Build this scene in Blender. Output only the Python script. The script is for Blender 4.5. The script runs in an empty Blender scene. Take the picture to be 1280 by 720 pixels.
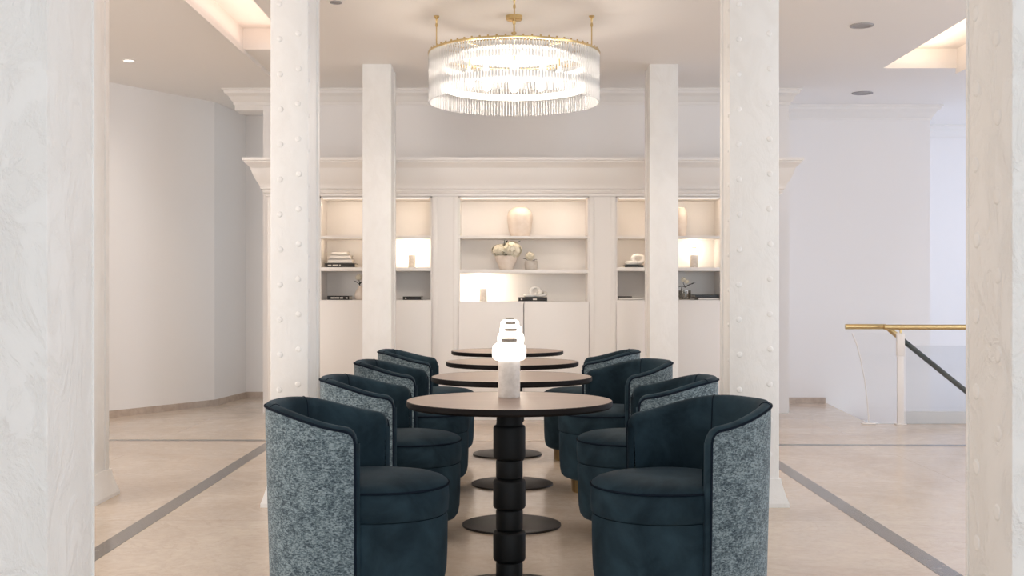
import bpy, bmesh, math, random
from math import sin, cos, pi, radians, sqrt
from mathutils import Vector, Matrix

random.seed(7)
S = bpy.context.scene
C = S.collection

# ------------------------------------------------------------------ camera
F, VX, VY, EYE = 1500.0, 638.0, 365.0, 1.16      # focal length (px), vanishing point, eye height
cam = bpy.data.cameras.new('camera')
cam.sensor_width = 36.0
cam.lens = F / 1280.0 * 36.0
cam.shift_x = (640 - VX) / 1280.0
cam.shift_y = (VY - 360) / 1280.0
cam.clip_end = 200
co = bpy.data.objects.new('camera', cam)
co.location = (0, 0, EYE)
co.rotation_euler = (pi / 2, 0, 0)
C.objects.link(co)
S.camera = co

S.view_settings.view_transform = 'Standard'
S.view_settings.look = 'None'
S.view_settings.gamma = 1.0
S.view_settings.use_curve_mapping = False
S.view_settings.exposure = -0.06
S.cycles.diffuse_bounces = 7
S.cycles.max_bounces = 14
S.cycles.sample_clamp_indirect = 6.0

# ------------------------------------------------------------------ light
W = bpy.data.worlds.new('sky')
S.world = W
W.use_nodes = True
W.node_tree.nodes['Background'].inputs[0].default_value = (0.80, 0.90, 1.0, 1)
W.node_tree.nodes['Background'].inputs[1].default_value = 1.3


def area(name, loc, rot, sx, sy, power, col, spread=pi):
    l = bpy.data.lights.new(name, 'AREA')
    l.shape = 'RECTANGLE'
    l.size, l.size_y, l.energy, l.color = sx, sy, power, col
    l.spread = spread
    o = bpy.data.objects.new(name, l)
    o.location, o.rotation_euler = loc, rot
    C.objects.link(o)
    return o


def point(name, loc, power, col, r=0.05, parent=None):
    l = bpy.data.lights.new(name, 'POINT')
    l.energy, l.color, l.shadow_soft_size = power, col, r
    o = bpy.data.objects.new(name, l)
    o.location = loc
    o.parent = parent
    C.objects.link(o)
    return o


DAY = (0.78, 0.90, 1.0)
WARM = (1.0, 0.80, 0.60)
area('daylight_front_windows', (4.6, -8.8, 1.75), (pi / 2, 0, radians(22)), 12.0, 2.9, 450, DAY)
area('daylight_stair_window', (6.8, 11.6, 1.6), (pi / 2, 0, radians(90)), 4.4, 2.8, 60, (0.62, 0.74, 1.0))
area('daylight_handrail_side', (6.8, 4.6, 1.7), (pi / 2, 0, radians(104)), 4.0, 2.6, 230, (0.78, 0.88, 1.0))
area('lounge_fill', (-5.3, 4.6, 1.7), (pi / 2, 0, radians(-65)), 4.0, 2.6, 165, (1.0, 0.95, 0.91))  # unseen fill light added to brighten the passage side
area('cove_light', (-1.95, 3.3, 3.12), (pi, 0, 0), 0.3, 12.4, 17, (1.0, 0.72, 0.58))
area('cove_light', (3.50, 3.7, 3.12), (pi, 0, 0), 0.4, 13.2, 40, (1.0, 0.74, 0.52))


# ------------------------------------------------------------------ helpers
def PX(px, py, d):
    return Vector(((px - VX) * d / F, d, EYE + (VY - py) * d / F))


def link(o):
    C.objects.link(o)
    return o


def empty(name, loc, rz=0):
    o = bpy.data.objects.new(name, None)
    o.location = loc
    o.rotation_euler = (0, 0, rz)
    o.empty_display_size = 0.1
    return link(o)


def tag(o, label, cat, group=None):
    o['label'] = label
    o['category'] = cat
    if group:
        o['group'] = group
    return o


class MB:
    """collects shapes into one mesh"""

    def __init__(s):
        s.b = bmesh.new()

    def box(s, x0, x1, y0, y1, z0, z1, bev=0.0):
        v = [s.b.verts.new((x, y, z)) for x in (x0, x1) for y in (y0, y1) for z in (z0, z1)]
        fs = [s.b.faces.new([v[i] for i in q]) for q in
              ((0, 1, 3, 2), (4, 6, 7, 5), (0, 4, 5, 1), (2, 3, 7, 6), (0, 2, 6, 4), (1, 5, 7, 3))]
        if bev > 0:
            es = list({e for f in fs for e in f.edges})
            bmesh.ops.bevel(s.b, geom=es, offset=bev, segments=2, affect='EDGES', profile=0.5)
        return s

    def lathe(s, prof, c=(0, 0, 0), n=48, sx=1.0, sy=1.0):
        rings = []
        for r, z in prof:
            if r < 1e-5:
                rings.append([s.b.verts.new((c[0], c[1], c[2] + z))])
            else:
                rings.append([s.b.verts.new((c[0] + sx * r * cos(2 * pi * i / n), c[1] + sy * r * sin(2 * pi * i / n), c[2] + z)) for i in range(n)])
        for a, b in zip(rings, rings[1:]):
            for i in range(n):
                j = (i + 1) % n
                if len(a) == 1 and len(b) == 1:
                    continue
                if len(a) == 1:
                    s.b.faces.new((a[0], b[i], b[j]))
                elif len(b) == 1:
                    s.b.faces.new((a[i], b[0], a[j]))
                else:
                    s.b.faces.new((a[i], b[i], b[j], a[j]))
        return s

    def tube(s, pts, r, n=10, closed=False, cap=True):
        pts = [Vector(p) for p in pts]
        rad = r if isinstance(r, (list, tuple)) else [r] * len(pts)
        rings = []
        m = len(pts)
        up = None
        for i, p in enumerate(pts):
            a = pts[(i - 1) % m] if (closed or i > 0) else p
            b = pts[(i + 1) % m] if (closed or i < m - 1) else p
            t = (b - a).normalized()
            if up is None:
                up = Vector((0, 0, 1)) if abs(t.z) < 0.9 else Vector((1, 0, 0))
            u = (up - t * up.dot(t))
            if u.length < 1e-6:
                u = t.orthogonal()
            u.normalize()
            up = u
            w = t.cross(u)
            rings.append([s.b.verts.new(p + rad[i] * (u * cos(2 * pi * k / n) + w * sin(2 * pi * k / n))) for k in range(n)])
        prs = list(zip(rings, rings[1:])) + ([(rings[-1], rings[0])] if closed else [])
        for a, b in prs:
            for k in range(n):
                l = (k + 1) % n
                s.b.faces.new((a[k], a[l], b[l], b[k]))
        if cap and not closed:
            s.b.faces.new(rings[0][::-1])
            s.b.faces.new(rings[-1])
        return s

    def grid(s, rows, closed=False):
        vs = [[s.b.verts.new(p) for p in r] for r in rows]
        for a, b in zip(vs, vs[1:]):
            n = len(a)
            for i in range(n if closed else n - 1):
                j = (i + 1) % n
                s.b.faces.new((a[i], a[j], b[j], b[i]))
        return vs

    def poly(s, pts):
        return s.b.faces.new([s.b.verts.new(p) for p in pts])

    def prism(s, pts, z0, z1):
        a = [s.b.verts.new((x, y, z0)) for x, y in pts]
        b = [s.b.verts.new((x, y, z1)) for x, y in pts]
        s.b.faces.new(a[::-1])
        s.b.faces.new(b)
        n = len(pts)
        for i in range(n):
            j = (i + 1) % n
            s.b.faces.new((a[i], a[j], b[j], b[i]))
        return s

    def dome(s, c, r, axis, h=0.6, n=8):
        """a low rivet head on a face whose outward direction is axis"""
        q = Vector((0, 0, 1)).rotation_difference(Vector(axis))
        prof = [(r, -0.003), (r * 0.92, r * h * 0.45), (r * 0.6, r * h * 0.85), (0, r * h)]
        rings = []
        for rr, z in prof:
            if rr == 0:
                rings.append([s.b.verts.new(Vector(c) + q @ Vector((0, 0, z)))])
            else:
                rings.append([s.b.verts.new(Vector(c) + q @ Vector((rr * cos(2 * pi * i / n), rr * sin(2 * pi * i / n), z))) for i in range(n)])
        for a, b in zip(rings, rings[1:]):
            for i in range(n):
                j = (i + 1) % n
                if len(b) == 1:
                    s.b.faces.new((a[i], a[j], b[0]))
                else:
                    s.b.faces.new((a[i], a[j], b[j], b[i]))
        return s

    def build(s, name, mat, parent=None, loc=(0, 0, 0), ang=38, weld=False):
        if weld:
            bmesh.ops.remove_doubles(s.b, verts=s.b.verts, dist=1e-5)
        bmesh.ops.recalc_face_normals(s.b, faces=s.b.faces)
        me = bpy.data.meshes.new(name)
        s.b.to_mesh(me)
        s.b.free()
        for p in me.polygons:
            p.use_smooth = True
        me.set_sharp_from_angle(angle=radians(ang))
        me.materials.append(mat)
        o = bpy.data.objects.new(name, me)
        o.location = loc
        o.parent = parent
        return link(o)


def structure(o):
    o['kind'] = 'structure'
    return o


def copy_tree(o, loc, rz, label, group):
    c = o.copy()
    link(c)
    c.location = loc
    c.rotation_euler = (0, 0, rz)
    c['label'] = label
    if group:
        c['group'] = group
    for ch in list(o.children):
        d = ch.copy()
        link(d)
        d.parent = c
        for g in list(ch.children):
            e = g.copy()
            link(e)
            e.parent = d
    return c


# ------------------------------------------------------------------ materials
def mat(name, col=(0.8, 0.8, 0.8), rough=0.5, metal=0.0, **kw):
    m = bpy.data.materials.new(name)
    m.use_nodes = True
    b = m.node_tree.nodes['Principled BSDF']
    b.inputs['Base Color'].default_value = (*col, 1)
    b.inputs['Roughness'].default_value = rough
    b.inputs['Metallic'].default_value = metal
    for k, v in kw.items():
        b.inputs[k.replace('_', ' ')].default_value = v
    return m, m.node_tree.nodes, m.node_tree.links, b


def ramp(N, stops):
    r = N.new('ShaderNodeValToRGB')
    e = r.color_ramp.elements
    while len(e) < len(stops):
        e.new(0.5)
    for k, (p, c) in enumerate(stops):
        e[k].position = p
        e[k].color = (*c, 1) if len(c) == 3 else c
    return r


def noise(N, L, scale, detail=4, rough=0.5, vec=None, dist=0.0):
    n = N.new('ShaderNodeTexNoise')
    n.inputs['Scale'].default_value = scale
    n.inputs['Detail'].default_value = detail
    n.inputs['Roughness'].default_value = rough
    n.inputs['Distortion'].default_value = dist
    if vec:
        L.new(vec, n.inputs['Vector'])
    return n


def coords(N, L, scale=(1, 1, 1), kind='Object'):
    t = N.new('ShaderNodeTexCoord')
    mp = N.new('ShaderNodeMapping')
    mp.inputs['Scale'].default_value = scale
    L.new(t.outputs[kind], mp.inputs[0])
    return mp.outputs[0]


def bump(N, L, b, height, strength=0.3, dist=0.01):
    u = N.new('ShaderNodeBump')
    u.inputs['Strength'].default_value = strength
    u.inputs['Distance'].default_value = dist
    L.new(height, u.inputs['Height'])
    L.new(u.outputs[0], b.inputs['Normal'])


def mix(N, L, a, b_, fac, mode='MIX'):
    m = N.new('ShaderNodeMix')
    m.data_type = 'RGBA'
    m.blend_type = mode
    for sock, v in ((m.inputs[6], a), (m.inputs[7], b_)):
        if hasattr(v, 'is_linked') or hasattr(v, 'links'):
            L.new(v, sock)
        else:
            sock.default_value = (*v, 1)
    if hasattr(fac, 'links'):
        L.new(fac, m.inputs[0])
    else:
        m.inputs[0].default_value = fac
    return m.outputs[2]


# painted wall / ceiling
def m_paint(name, col, rough=0.6):
    m, N, L, b = mat(name, col, rough)
    n = noise(N, L, 60, 3, vec=coords(N, L))
    bump(N, L, b, n.outputs[0], 0.05, 0.004)
    return m


M_WALL = m_paint('wall_paint', (0.87, 0.84, 0.82))
M_CEIL = m_paint('ceiling_paint', (0.87, 0.84, 0.81))
M_WHITE = m_paint('white_joinery', (0.84, 0.805, 0.77), 0.42)
M_JOIN = m_paint('cabinet_paint', (0.83, 0.795, 0.76), 0.4)


def m_column(name, peel):
    m, N, L, b = mat(name, (0.80, 0.785, 0.755), 0.55)
    v = coords(N, L, (1, 1, 0.55))
    n1 = noise(N, L, 9, 7, 0.62, v, 0.8)
    n2 = noise(N, L, 55, 4, 0.6, v)
    r = ramp(N, [(0.42, (0, 0, 0)), (0.55, (1, 1, 1))])
    L.new(n1.outputs[0], r.inputs[0])
    h = N.new('ShaderNodeMath')
    h.operation = 'MULTIPLY_ADD'
    h.inputs[1].default_value = 0.9 * peel
    L.new(r.outputs[0], h.inputs[0])
    k = N.new('ShaderNodeMath')
    k.operation = 'MULTIPLY_ADD'
    k.inputs[1].default_value = 0.5
    L.new(n1.outputs[0], k.inputs[0])
    k2 = N.new('ShaderNodeMath')
    k2.operation = 'MULTIPLY'
    k2.inputs[1].default_value = 0.25
    L.new(n2.outputs[0], k2.inputs[0])
    L.new(k2.outputs[0], k.inputs[2])
    L.new(k.outputs[0], h.inputs[2])
    bump(N, L, b, h.outputs[0], 0.5 if peel > 0.5 else 0.32, 0.008)
    c = ramp(N, [(0.3, (0.80, 0.785, 0.76)), (0.6, (0.84, 0.83, 0.81))])
    L.new(n1.outputs[0], c.inputs[0])
    L.new(c.outputs[0], b.inputs['Base Color'])
    return m


M_COL_PEEL = m_column('peeling_column_paint', 1.0)
M_COL = m_column('thick_column_paint', 0.25)


def m_marble():
    m, N, L, b = mat('polished_beige_marble', (0.6, 0.5, 0.4), 0.16)
    v = coords(N, L)
    n1 = noise(N, L, 0.55, 8, 0.6, v, 1.6)
    n2 = noise(N, L, 2.4, 8, 0.65, v, 2.2)
    c1 = ramp(N, [(0.28, (0.54, 0.43, 0.335)), (0.48, (0.635, 0.53, 0.43)), (0.70, (0.70, 0.605, 0.51))])
    L.new(n1.outputs[0], c1.inputs[0])
    c2 = ramp(N, [(0.47, (0, 0, 0)), (0.5, (1, 1, 1)), (0.53, (0, 0, 0))])
    L.new(n2.outputs[0], c2.inputs[0])
    f = N.new('ShaderNodeMath')
    f.operation = 'MULTIPLY'
    f.inputs[1].default_value = 0.28
    L.new(c2.outputs[0], f.inputs[0])
    col = mix(N, L, c1.outputs[0], (0.50, 0.40, 0.31), f.outputs[0])
    n3 = noise(N, L, 22, 6, 0.7, v, 0.3)
    c3 = ramp(N, [(0.35, (0.95, 0.945, 0.94)), (0.62, (1.04, 1.04, 1.04))])
    L.new(n3.outputs[0], c3.inputs[0])
    col = mix(N, L, col, c3.outputs[0], 1.0, 'MULTIPLY')
    br = N.new('ShaderNodeTexBrick')
    br.inputs['Scale'].default_value = 1.0
    br.inputs['Mortar Size'].default_value = 0.002
    br.inputs['Mortar Smooth'].default_value = 0.3
    br.inputs['Brick Width'].default_value = 1.83
    br.inputs['Row Height'].default_value = 1.22
    br.inputs['Color1'].default_value = (1, 1, 1, 1)
    br.inputs['Color2'].default_value = (0.93, 0.92, 0.90, 1)
    br.inputs['Mortar'].default_value = (0.6, 0.55, 0.5, 1)
    L.new(v, br.inputs['Vector'])
    col = mix(N, L, col, br.outputs[0], 1.0, 'MULTIPLY')
    L.new(col, b.inputs['Base Color'])
    rr = ramp(N, [(0.3, (0.12, 0.12, 0.12)), (0.7, (0.22, 0.22, 0.22))])
    L.new(n2.outputs[0], rr.inputs[0])
    L.new(rr.outputs[0], b.inputs['Roughness'])
    return m


M_FLOOR = m_marble()


def m_stone(name, c0, c1, rough, scale=14):
    m, N, L, b = mat(name, c0, rough)
    n = noise(N, L, scale, 6, 0.6, coords(N, L))
    r = ramp(N, [(0.35, c0), (0.65, c1)])
    L.new(n.outputs[0], r.inputs[0])
    L.new(r.outputs[0], b.inputs['Base Color'])
    return m


M_INLAY = m_stone('dark_marble_inlay', (0.115, 0.098, 0.085), (0.19, 0.165, 0.145), 0.16)
M_SKIRT = m_stone('beige_marble_skirting', (0.45, 0.35, 0.28), (0.56, 0.46, 0.38), 0.3)
M_LAMPSTONE = m_stone('pale_travertine', (0.62, 0.56, 0.50), (0.74, 0.68, 0.62), 0.5, 40)
M_CERAMIC = m_stone('cream_ceramic', (0.70, 0.60, 0.51), (0.76, 0.67, 0.59), 0.55, 20)
M_STONEPOT = m_stone('grey_beige_stoneware', (0.50, 0.45, 0.40), (0.58, 0.53, 0.48), 0.6, 30)


def m_velvet():
    m, N, L, b = mat('navy_teal_velvet', (0.012, 0.028, 0.042), 0.75)
    n = noise(N, L, 6, 5, 0.6, coords(N, L), 0.5)
    r = ramp(N, [(0.36, (0.0075, 0.0185, 0.027)), (0.66, (0.021, 0.044, 0.060))])
    L.new(n.outputs[0], r.inputs[0])
    L.new(r.outputs[0], b.inputs['Base Color'])
    b.inputs['Sheen Weight'].default_value = 0.085
    b.inputs['Sheen Roughness'].default_value = 0.45
    b.inputs['Sheen Tint'].default_value = (0.45, 0.62, 0.78, 1)
    b.inputs['Specular IOR Level'].default_value = 0.15
    n2 = noise(N, L, 240, 2, 0.5, coords(N, L))
    bump(N, L, b, n2.outputs[0], 0.15, 0.002)
    return m


M_VELVET = m_velvet()
M_PIPING = mat('dark_navy_piping', (0.006, 0.011, 0.020), 0.8, Specular_IOR_Level=0.08)[0]


def m_chenille():
    m, N, L, b = mat('grey_blue_chenille', (0.2, 0.25, 0.28), 0.9)
    v1 = coords(N, L, (1, 1, 2.0))
    n1 = noise(N, L, 95, 3, 0.7, v1, 0.5)
    n2 = noise(N, L, 21, 5, 0.65, coords(N, L, (1, 1, 1.3)), 0.8)
    wv = noise(N, L, 260, 2, 0.5, coords(N, L, (0.5, 0.5, 1.6)))
    a = N.new('ShaderNodeMath')
    a.operation = 'MULTIPLY_ADD'
    a.inputs[1].default_value = 0.5
    L.new(n2.outputs[0], a.inputs[0])
    L.new(n1.outputs[0], a.inputs[2])
    a2 = N.new('ShaderNodeMath')
    a2.operation = 'MULTIPLY_ADD'
    a2.inputs[1].default_value = 0.22
    L.new(wv.outputs[0], a2.inputs[0])
    L.new(a.outputs[0], a2.inputs[2])
    sc = N.new('ShaderNodeMath')
    sc.operation = 'MULTIPLY'
    sc.inputs[1].default_value = 0.915
    L.new(a2.outputs[0], sc.inputs[0])
    r = ramp(N, [(0.66, (0.038, 0.058, 0.074)), (0.775, (0.108, 0.150, 0.172)), (0.90, (0.25, 0.315, 0.34))])
    L.new(sc.outputs[0], r.inputs[0])
    L.new(r.outputs[0], b.inputs['Base Color'])
    b.inputs['Specular IOR Level'].default_value = 0.2
    b.inputs['Sheen Weight'].default_value = 0.15
    bump(N, L, b, a2.outputs[0], 0.35, 0.004)
    return m


M_CHEN = m_chenille()
M_BRASS = mat('polished_brass', (0.66, 0.50, 0.25), 0.25, 1.0)[0]
M_DARKRAIL = mat('dark_lower_rail', (0.055, 0.062, 0.055), 0.35, 0.6)[0]  # darker tone for the lower length of the sloping rail
M_PLINTH = mat('brushed_brass', (0.42, 0.29, 0.13), 0.38, 1.0)[0]
M_BLACKMETAL = mat('matt_black_metal', (0.012, 0.011, 0.011), 0.42)[0]


def m_top():
    m, N, L, b = mat('dark_walnut_veneer', (0.1, 0.07, 0.055), 0.3)
    w = noise(N, L, 3, 6, 0.6, coords(N, L, (1, 9, 1)), 0.5)
    r = ramp(N, [(0.3, (0.24, 0.165, 0.13)), (0.7, (0.33, 0.235, 0.185))])
    L.new(w.outputs[0], r.inputs[0])
    L.new(r.outputs[0], b.inputs['Base Color'])
    return m


M_TOP = m_top()
M_BASE = mat('dark_bronze_plate', (0.022, 0.017, 0.015), 0.45, Specular_IOR_Level=0.3)[0]
M_EDGE = mat('black_table_edge', (0.008, 0.006, 0.0055), 0.5, Specular_IOR_Level=0.12)[0]


def m_wood_black():
    m, N, L, b = mat('black_stained_wood', (0.005, 0.005, 0.005), 0.6, Specular_IOR_Level=0.25)
    w = noise(N, L, 30, 4, 0.6, coords(N, L, (4, 4, 0.6)))
    bump(N, L, b, w.outputs[0], 0.12, 0.003)
    return m


M_BLACKWOOD = m_wood_black()


def m_emit(name, col, strength, base=(0.9, 0.9, 0.9)):
    m, N, L, b = mat(name, base, 0.4)
    b.inputs['Emission Color'].default_value = (*col, 1)
    b.inputs['Emission Strength'].default_value = strength
    return m


M_SHADE = m_emit('glowing_opal_glass', (1.0, 0.93, 0.82), 2.0)
M_BULB = m_emit('lit_bulb', (1.0, 0.90, 0.76), 2.2)
M_LEDRING = m_emit('lit_led_band', (1.0, 0.93, 0.84), 0.75)
M_STRIP = m_emit('niche_light_strip', (1.0, 0.86, 0.70), 0.5)
M_DOWN = m_emit('lit_downlight_lens', (1.0, 0.95, 0.86), 8.0)
M_CAP = mat('brown_grey_lamp_cap', (0.12, 0.10, 0.085), 0.5)[0]


def m_rod():
    m = bpy.data.materials.new('clear_glass_rod')
    m.use_nodes = True
    N, L = m.node_tree.nodes, m.node_tree.links
    N.remove(N['Principled BSDF'])
    out = N['Material Output']
    tr = N.new('ShaderNodeBsdfTransparent')
    tr.inputs[0].default_value = (0.93, 0.94, 0.95, 1)
    tl = N.new('ShaderNodeBsdfTranslucent')
    tl.inputs[0].default_value = (0.92, 0.92, 0.92, 1)
    gl = N.new('ShaderNodeBsdfGlossy')
    gl.inputs['Roughness'].default_value = 0.12
    df = N.new('ShaderNodeBsdfDiffuse')
    df.inputs[0].default_value = (0.92, 0.92, 0.92, 1)
    td = N.new('ShaderNodeMixShader')
    td.inputs[0].default_value = 0.45
    L.new(tl.outputs[0], td.inputs[1])
    L.new(df.outputs[0], td.inputs[2])
    a = N.new('ShaderNodeMixShader')
    a.inputs[0].default_value = 0.60
    L.new(tr.outputs[0], a.inputs[1])
    L.new(td.outputs[0], a.inputs[2])
    lw = N.new('ShaderNodeLayerWeight')
    lw.inputs[0].default_value = 0.25
    c = N.new('ShaderNodeMixShader')
    L.new(lw.outputs['Fresnel'], c.inputs[0])
    L.new(a.outputs[0], c.inputs[1])
    L.new(gl.outputs[0], c.inputs[2])
    L.new(c.outputs[0], out.inputs[0])
    return m


M_ROD = m_rod()


def m_glass(name, tint, refl=0.08):
    m = bpy.data.materials.new(name)
    m.use_nodes = True
    N, L = m.node_tree.nodes, m.node_tree.links
    N.remove(N['Principled BSDF'])
    tr = N.new('ShaderNodeBsdfTransparent')
    tr.inputs[0].default_value = (*tint, 1)
    gl = N.new('ShaderNodeBsdfGlossy')
    gl.inputs['Roughness'].default_value = 0.03
    a = N.new('ShaderNodeMixShader')
    a.inputs[0].default_value = refl
    L.new(tr.outputs[0], a.inputs[1])
    L.new(gl.outputs[0], a.inputs[2])
    L.new(a.outputs[0], N['Material Output'].inputs[0])
    return m


M_GLASS = m_glass('clear_balustrade_glass', (0.985, 0.985, 0.985), 0.03)
M_GLASS2 = m_glass('grey_tinted_glass', (0.93, 0.94, 0.95), 0.04)
M_BOWLGLASS = m_glass('smoky_glass', (0.72, 0.70, 0.66), 0.12)
M_FROST = mat('frosted_pale_acrylic', (0.84, 0.80, 0.77), 0.3)[0]
M_BOOKBLACK = mat('black_book_cloth', (0.018, 0.016, 0.015), 0.6)[0]
M_BOOKGREY = mat('charcoal_book_cloth', (0.06, 0.065, 0.07), 0.6)[0]
M_BOOKWHITE = mat('off_white_book_cloth', (0.74, 0.70, 0.65), 0.6)[0]
M_PAGE = mat('book_paper', (0.76, 0.71, 0.63), 0.8)[0]
M_TITLE = mat('pale_spine_lettering', (0.62, 0.58, 0.52), 0.6)[0]
M_PETAL = mat('ivory_petals', (0.82, 0.76, 0.62), 0.7)[0]
M_LEAF = mat('dark_green_leaf', (0.022, 0.026, 0.016), 0.6)[0]
M_TWIG = mat('brown_twig', (0.06, 0.045, 0.035), 0.7)[0]
M_PLASTER = mat('white_plaster_ornament', (0.80, 0.77, 0.72), 0.6)[0]
M_GREYFIT = mat('grey_ceiling_fitting', (0.36, 0.34, 0.34), 0.5)[0]
M_STEPS = mat('pale_stair_stone', (0.82, 0.81, 0.81), 0.4)[0]

# ------------------------------------------------------------------ room shell
CEIL = 3.10
HX0, HY0, HY1 = 3.16, 10.58, 12.5           # stairwell opening in the floor
f = MB()
f.prism([(-7.2, -3.0), (HX0, -3.0), (HX0, HY0), (3.30, HY1), (3.30, 15.2), (-7.2, 15.2)], -0.2, 0)
f.box(HX0, 7.2, -3.0, HY0, -0.2, 0)
structure(f.build('floor', M_FLOOR))
structure(MB().box(3.1, 7.2, 10.4, 15.2, -1.9, -1.8).build('floor', M_STEPS))      # lower landing down the stair
st = MB()
for i in range(9):
    st.box(3.45 + i * 0.27, 3.45 + (i + 1) * 0.27 + 0.02, 10.72, 12.45, -1.8, -0.17 * (i + 1))
structure(st.build('trim_7', M_STEPS))

SL = (-2.14, -1.71, 9.6)                    # cove slots in the ceiling: x0, x1, far end
SR = (3.23, 3.87, 10.4)
c = MB()
for x0, x1, y0, y1 in ((-7.2, SL[0], -3, 15.2), (SL[0], SL[1], SL[2], 15.2), (SL[1], SR[0], -3, 15.2),
                       (SR[0], SR[1], SR[2], 15.2), (SR[1], 7.2, -3, 15.2)):
    c.box(x0, x1, y0, y1, CEIL, CEIL + 0.2)
c.box(SL[0], SL[1], -3, SL[2], CEIL + 0.17, CEIL + 0.2)
c.box(SR[0], SR[1], -3, SR[2], CEIL + 0.17, CEIL + 0.2)
structure(c.build('ceiling', M_CEIL))
# slim fascia strips along the outer lip of each cove
structure(MB().box(SL[0] - 0.012, SL[0] + 0.012, -3, 11.0, CEIL - 0.035, CEIL).build('trim_1', M_WHITE))
structure(MB().box(SR[1] - 0.012, SR[1] + 0.03, -3, SR[2], CEIL - 0.05, CEIL).build('trim_2', M_WHITE))


def wall(name, pts, z0=0.0, z1=CEIL, t=0.12, m=M_WALL):
    """a wall whose room side runs through pts (thickness to the left of travel)"""
    b = MB()
    P = [Vector((x, y)) for x, y in pts]
    out = []
    for i, p in enumerate(P):
        d0 = (P[i] - P[i - 1]).normalized() if i else (P[1] - P[0]).normalized()
        d1 = (P[i + 1] - P[i]).normalized() if i < len(P) - 1 else d0
        n0, n1 = Vector((-d0.y, d0.x)), Vector((-d1.y, d1.x))
        n = (n0 + n1).normalized()
        out.append(p + n * t / max(0.3, n.dot(n0)))
    b.prism([tuple(p) for p in P] + [tuple(p) for p in out[::-1]], z0, z1)
    return structure(b.build(name, m, ang=8))


LEFT = [(-5.6, 6.6), (-4.9, 9.1), (-3.70, 11.10), (-3.02, 12.25), (-2.91, 13.2), (-1.9, 13.2)]
wall('wall_left', [(-5.6, -3.0)] + LEFT)
wall('wall_back', [(-2.37, 11.5), (2.67, 11.5)])
wall('wall_right', [(2.67, 12.5), (4.37, 12.5), (4.37, 14.0), (6.9, 14.0)], z0=-1.9)
wall('wall_right', [(6.9, 14.0), (6.9, -3.0)], z0=-1.9)
structure(MB().box(2.55, 2.67, 11.62, 12.62, 0, CEIL).build('wall_back', M_WALL))


def skirt(name, pts, h=0.062, t=0.014):
    b = MB()
    P = [Vector((x, y)) for x, y in pts]
    out = []
    for i, p in enumerate(P):
        d0 = (P[i] - P[i - 1]).normalized() if i else (P[1] - P[0]).normalized()
        d1 = (P[i + 1] - P[i]).normalized() if i < len(P) - 1 else d0
        n0, n1 = Vector((d0.y, -d0.x)), Vector((d1.y, -d1.x))
        n = (n0 + n1).normalized()
        out.append(p + n * t / max(0.3, n.dot(n0)))
    b.prism([tuple(p) for p in out] + [tuple(p) for p in P[::-1]], 0, h)
    return structure(b.build(name, M_SKIRT))


skirt('baseboard_left', LEFT)
skirt('baseboard_right', [(2.67, 12.5), (3.28, 12.5)])

# crown mouldings, swept along a straight run
CROWN = [(0.0, -0.15), (0.012, -0.15), (0.015, -0.125), (0.03, -0.11), (0.05, -0.07), (0.085, -0.045), (0.09, -0.02), (0.105, -0.018), (0.105, 0.0)]


def crown(name, pts, z=CEIL, prof=CROWN, m=M_WHITE):
    b = MB()
    P = [Vector((x, y)) for x, y in pts]
    rows = []
    for i, p in enumerate(P):
        d0 = (P[i] - P[i - 1]).normalized() if i else (P[1] - P[0]).normalized()
        d1 = (P[i + 1] - P[i]).normalized() if i < len(P) - 1 else d0
        n0, n1 = Vector((d0.y, -d0.x)), Vector((d1.y, -d1.x))
        n = (n0 + n1).normalized()
        k = 1 / max(0.3, n.dot(n0))
        rows.append([(p.x + n.x * o * k, p.y + n.y * o * k, z + h) for o, h in prof])
    vs = b.grid(rows)
    b.b.faces.new(vs[0])
    b.b.faces.new(vs[-1][::-1])
    return structure(b.build(name, m, ang=25))


# dropped beam spanning the passage beside the shelving
structure(MB().box(-2.64, -2.37, 11.5, 11.75, 2.90, CEIL).build('trim_3', M_WHITE))
crown('trim_4', [(-2.64, 11.75), (-2.64, 11.5), (2.67, 11.5), (2.67, 12.4)])
crown('trim_5', [(2.69, 12.5), (4.37, 12.5), (4.37, 14.0), (6.9, 14.0)])

# dark marble lines set in the floor
structure(MB().box(-1.885, -1.790, -1.0, 9.42, -0.004, 0.0012).build('trim_8', M_INLAY))
structure(MB().box(1.755, 1.850, -1.0, 9.16, -0.004, 0.0012).build('trim_9', M_INLAY))
structure(MB().prism([(-5.0, 9.36), (-1.885, 9.33), (-1.885, 9.42), (-5.0, 9.45)], -0.004, 0.0012).build('trim_10', M_INLAY))
structure(MB().prism([(1.85, 9.06), (5.4, 8.96), (5.4, 9.06), (1.85, 9.16)], -0.004, 0.0012).build('trim_12', M_INLAY))
structure(MB().box(-1.79, 1.755, 9.32, 9.36, -0.004, 0.0012).build('trim_11', M_SKIRT))


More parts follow.
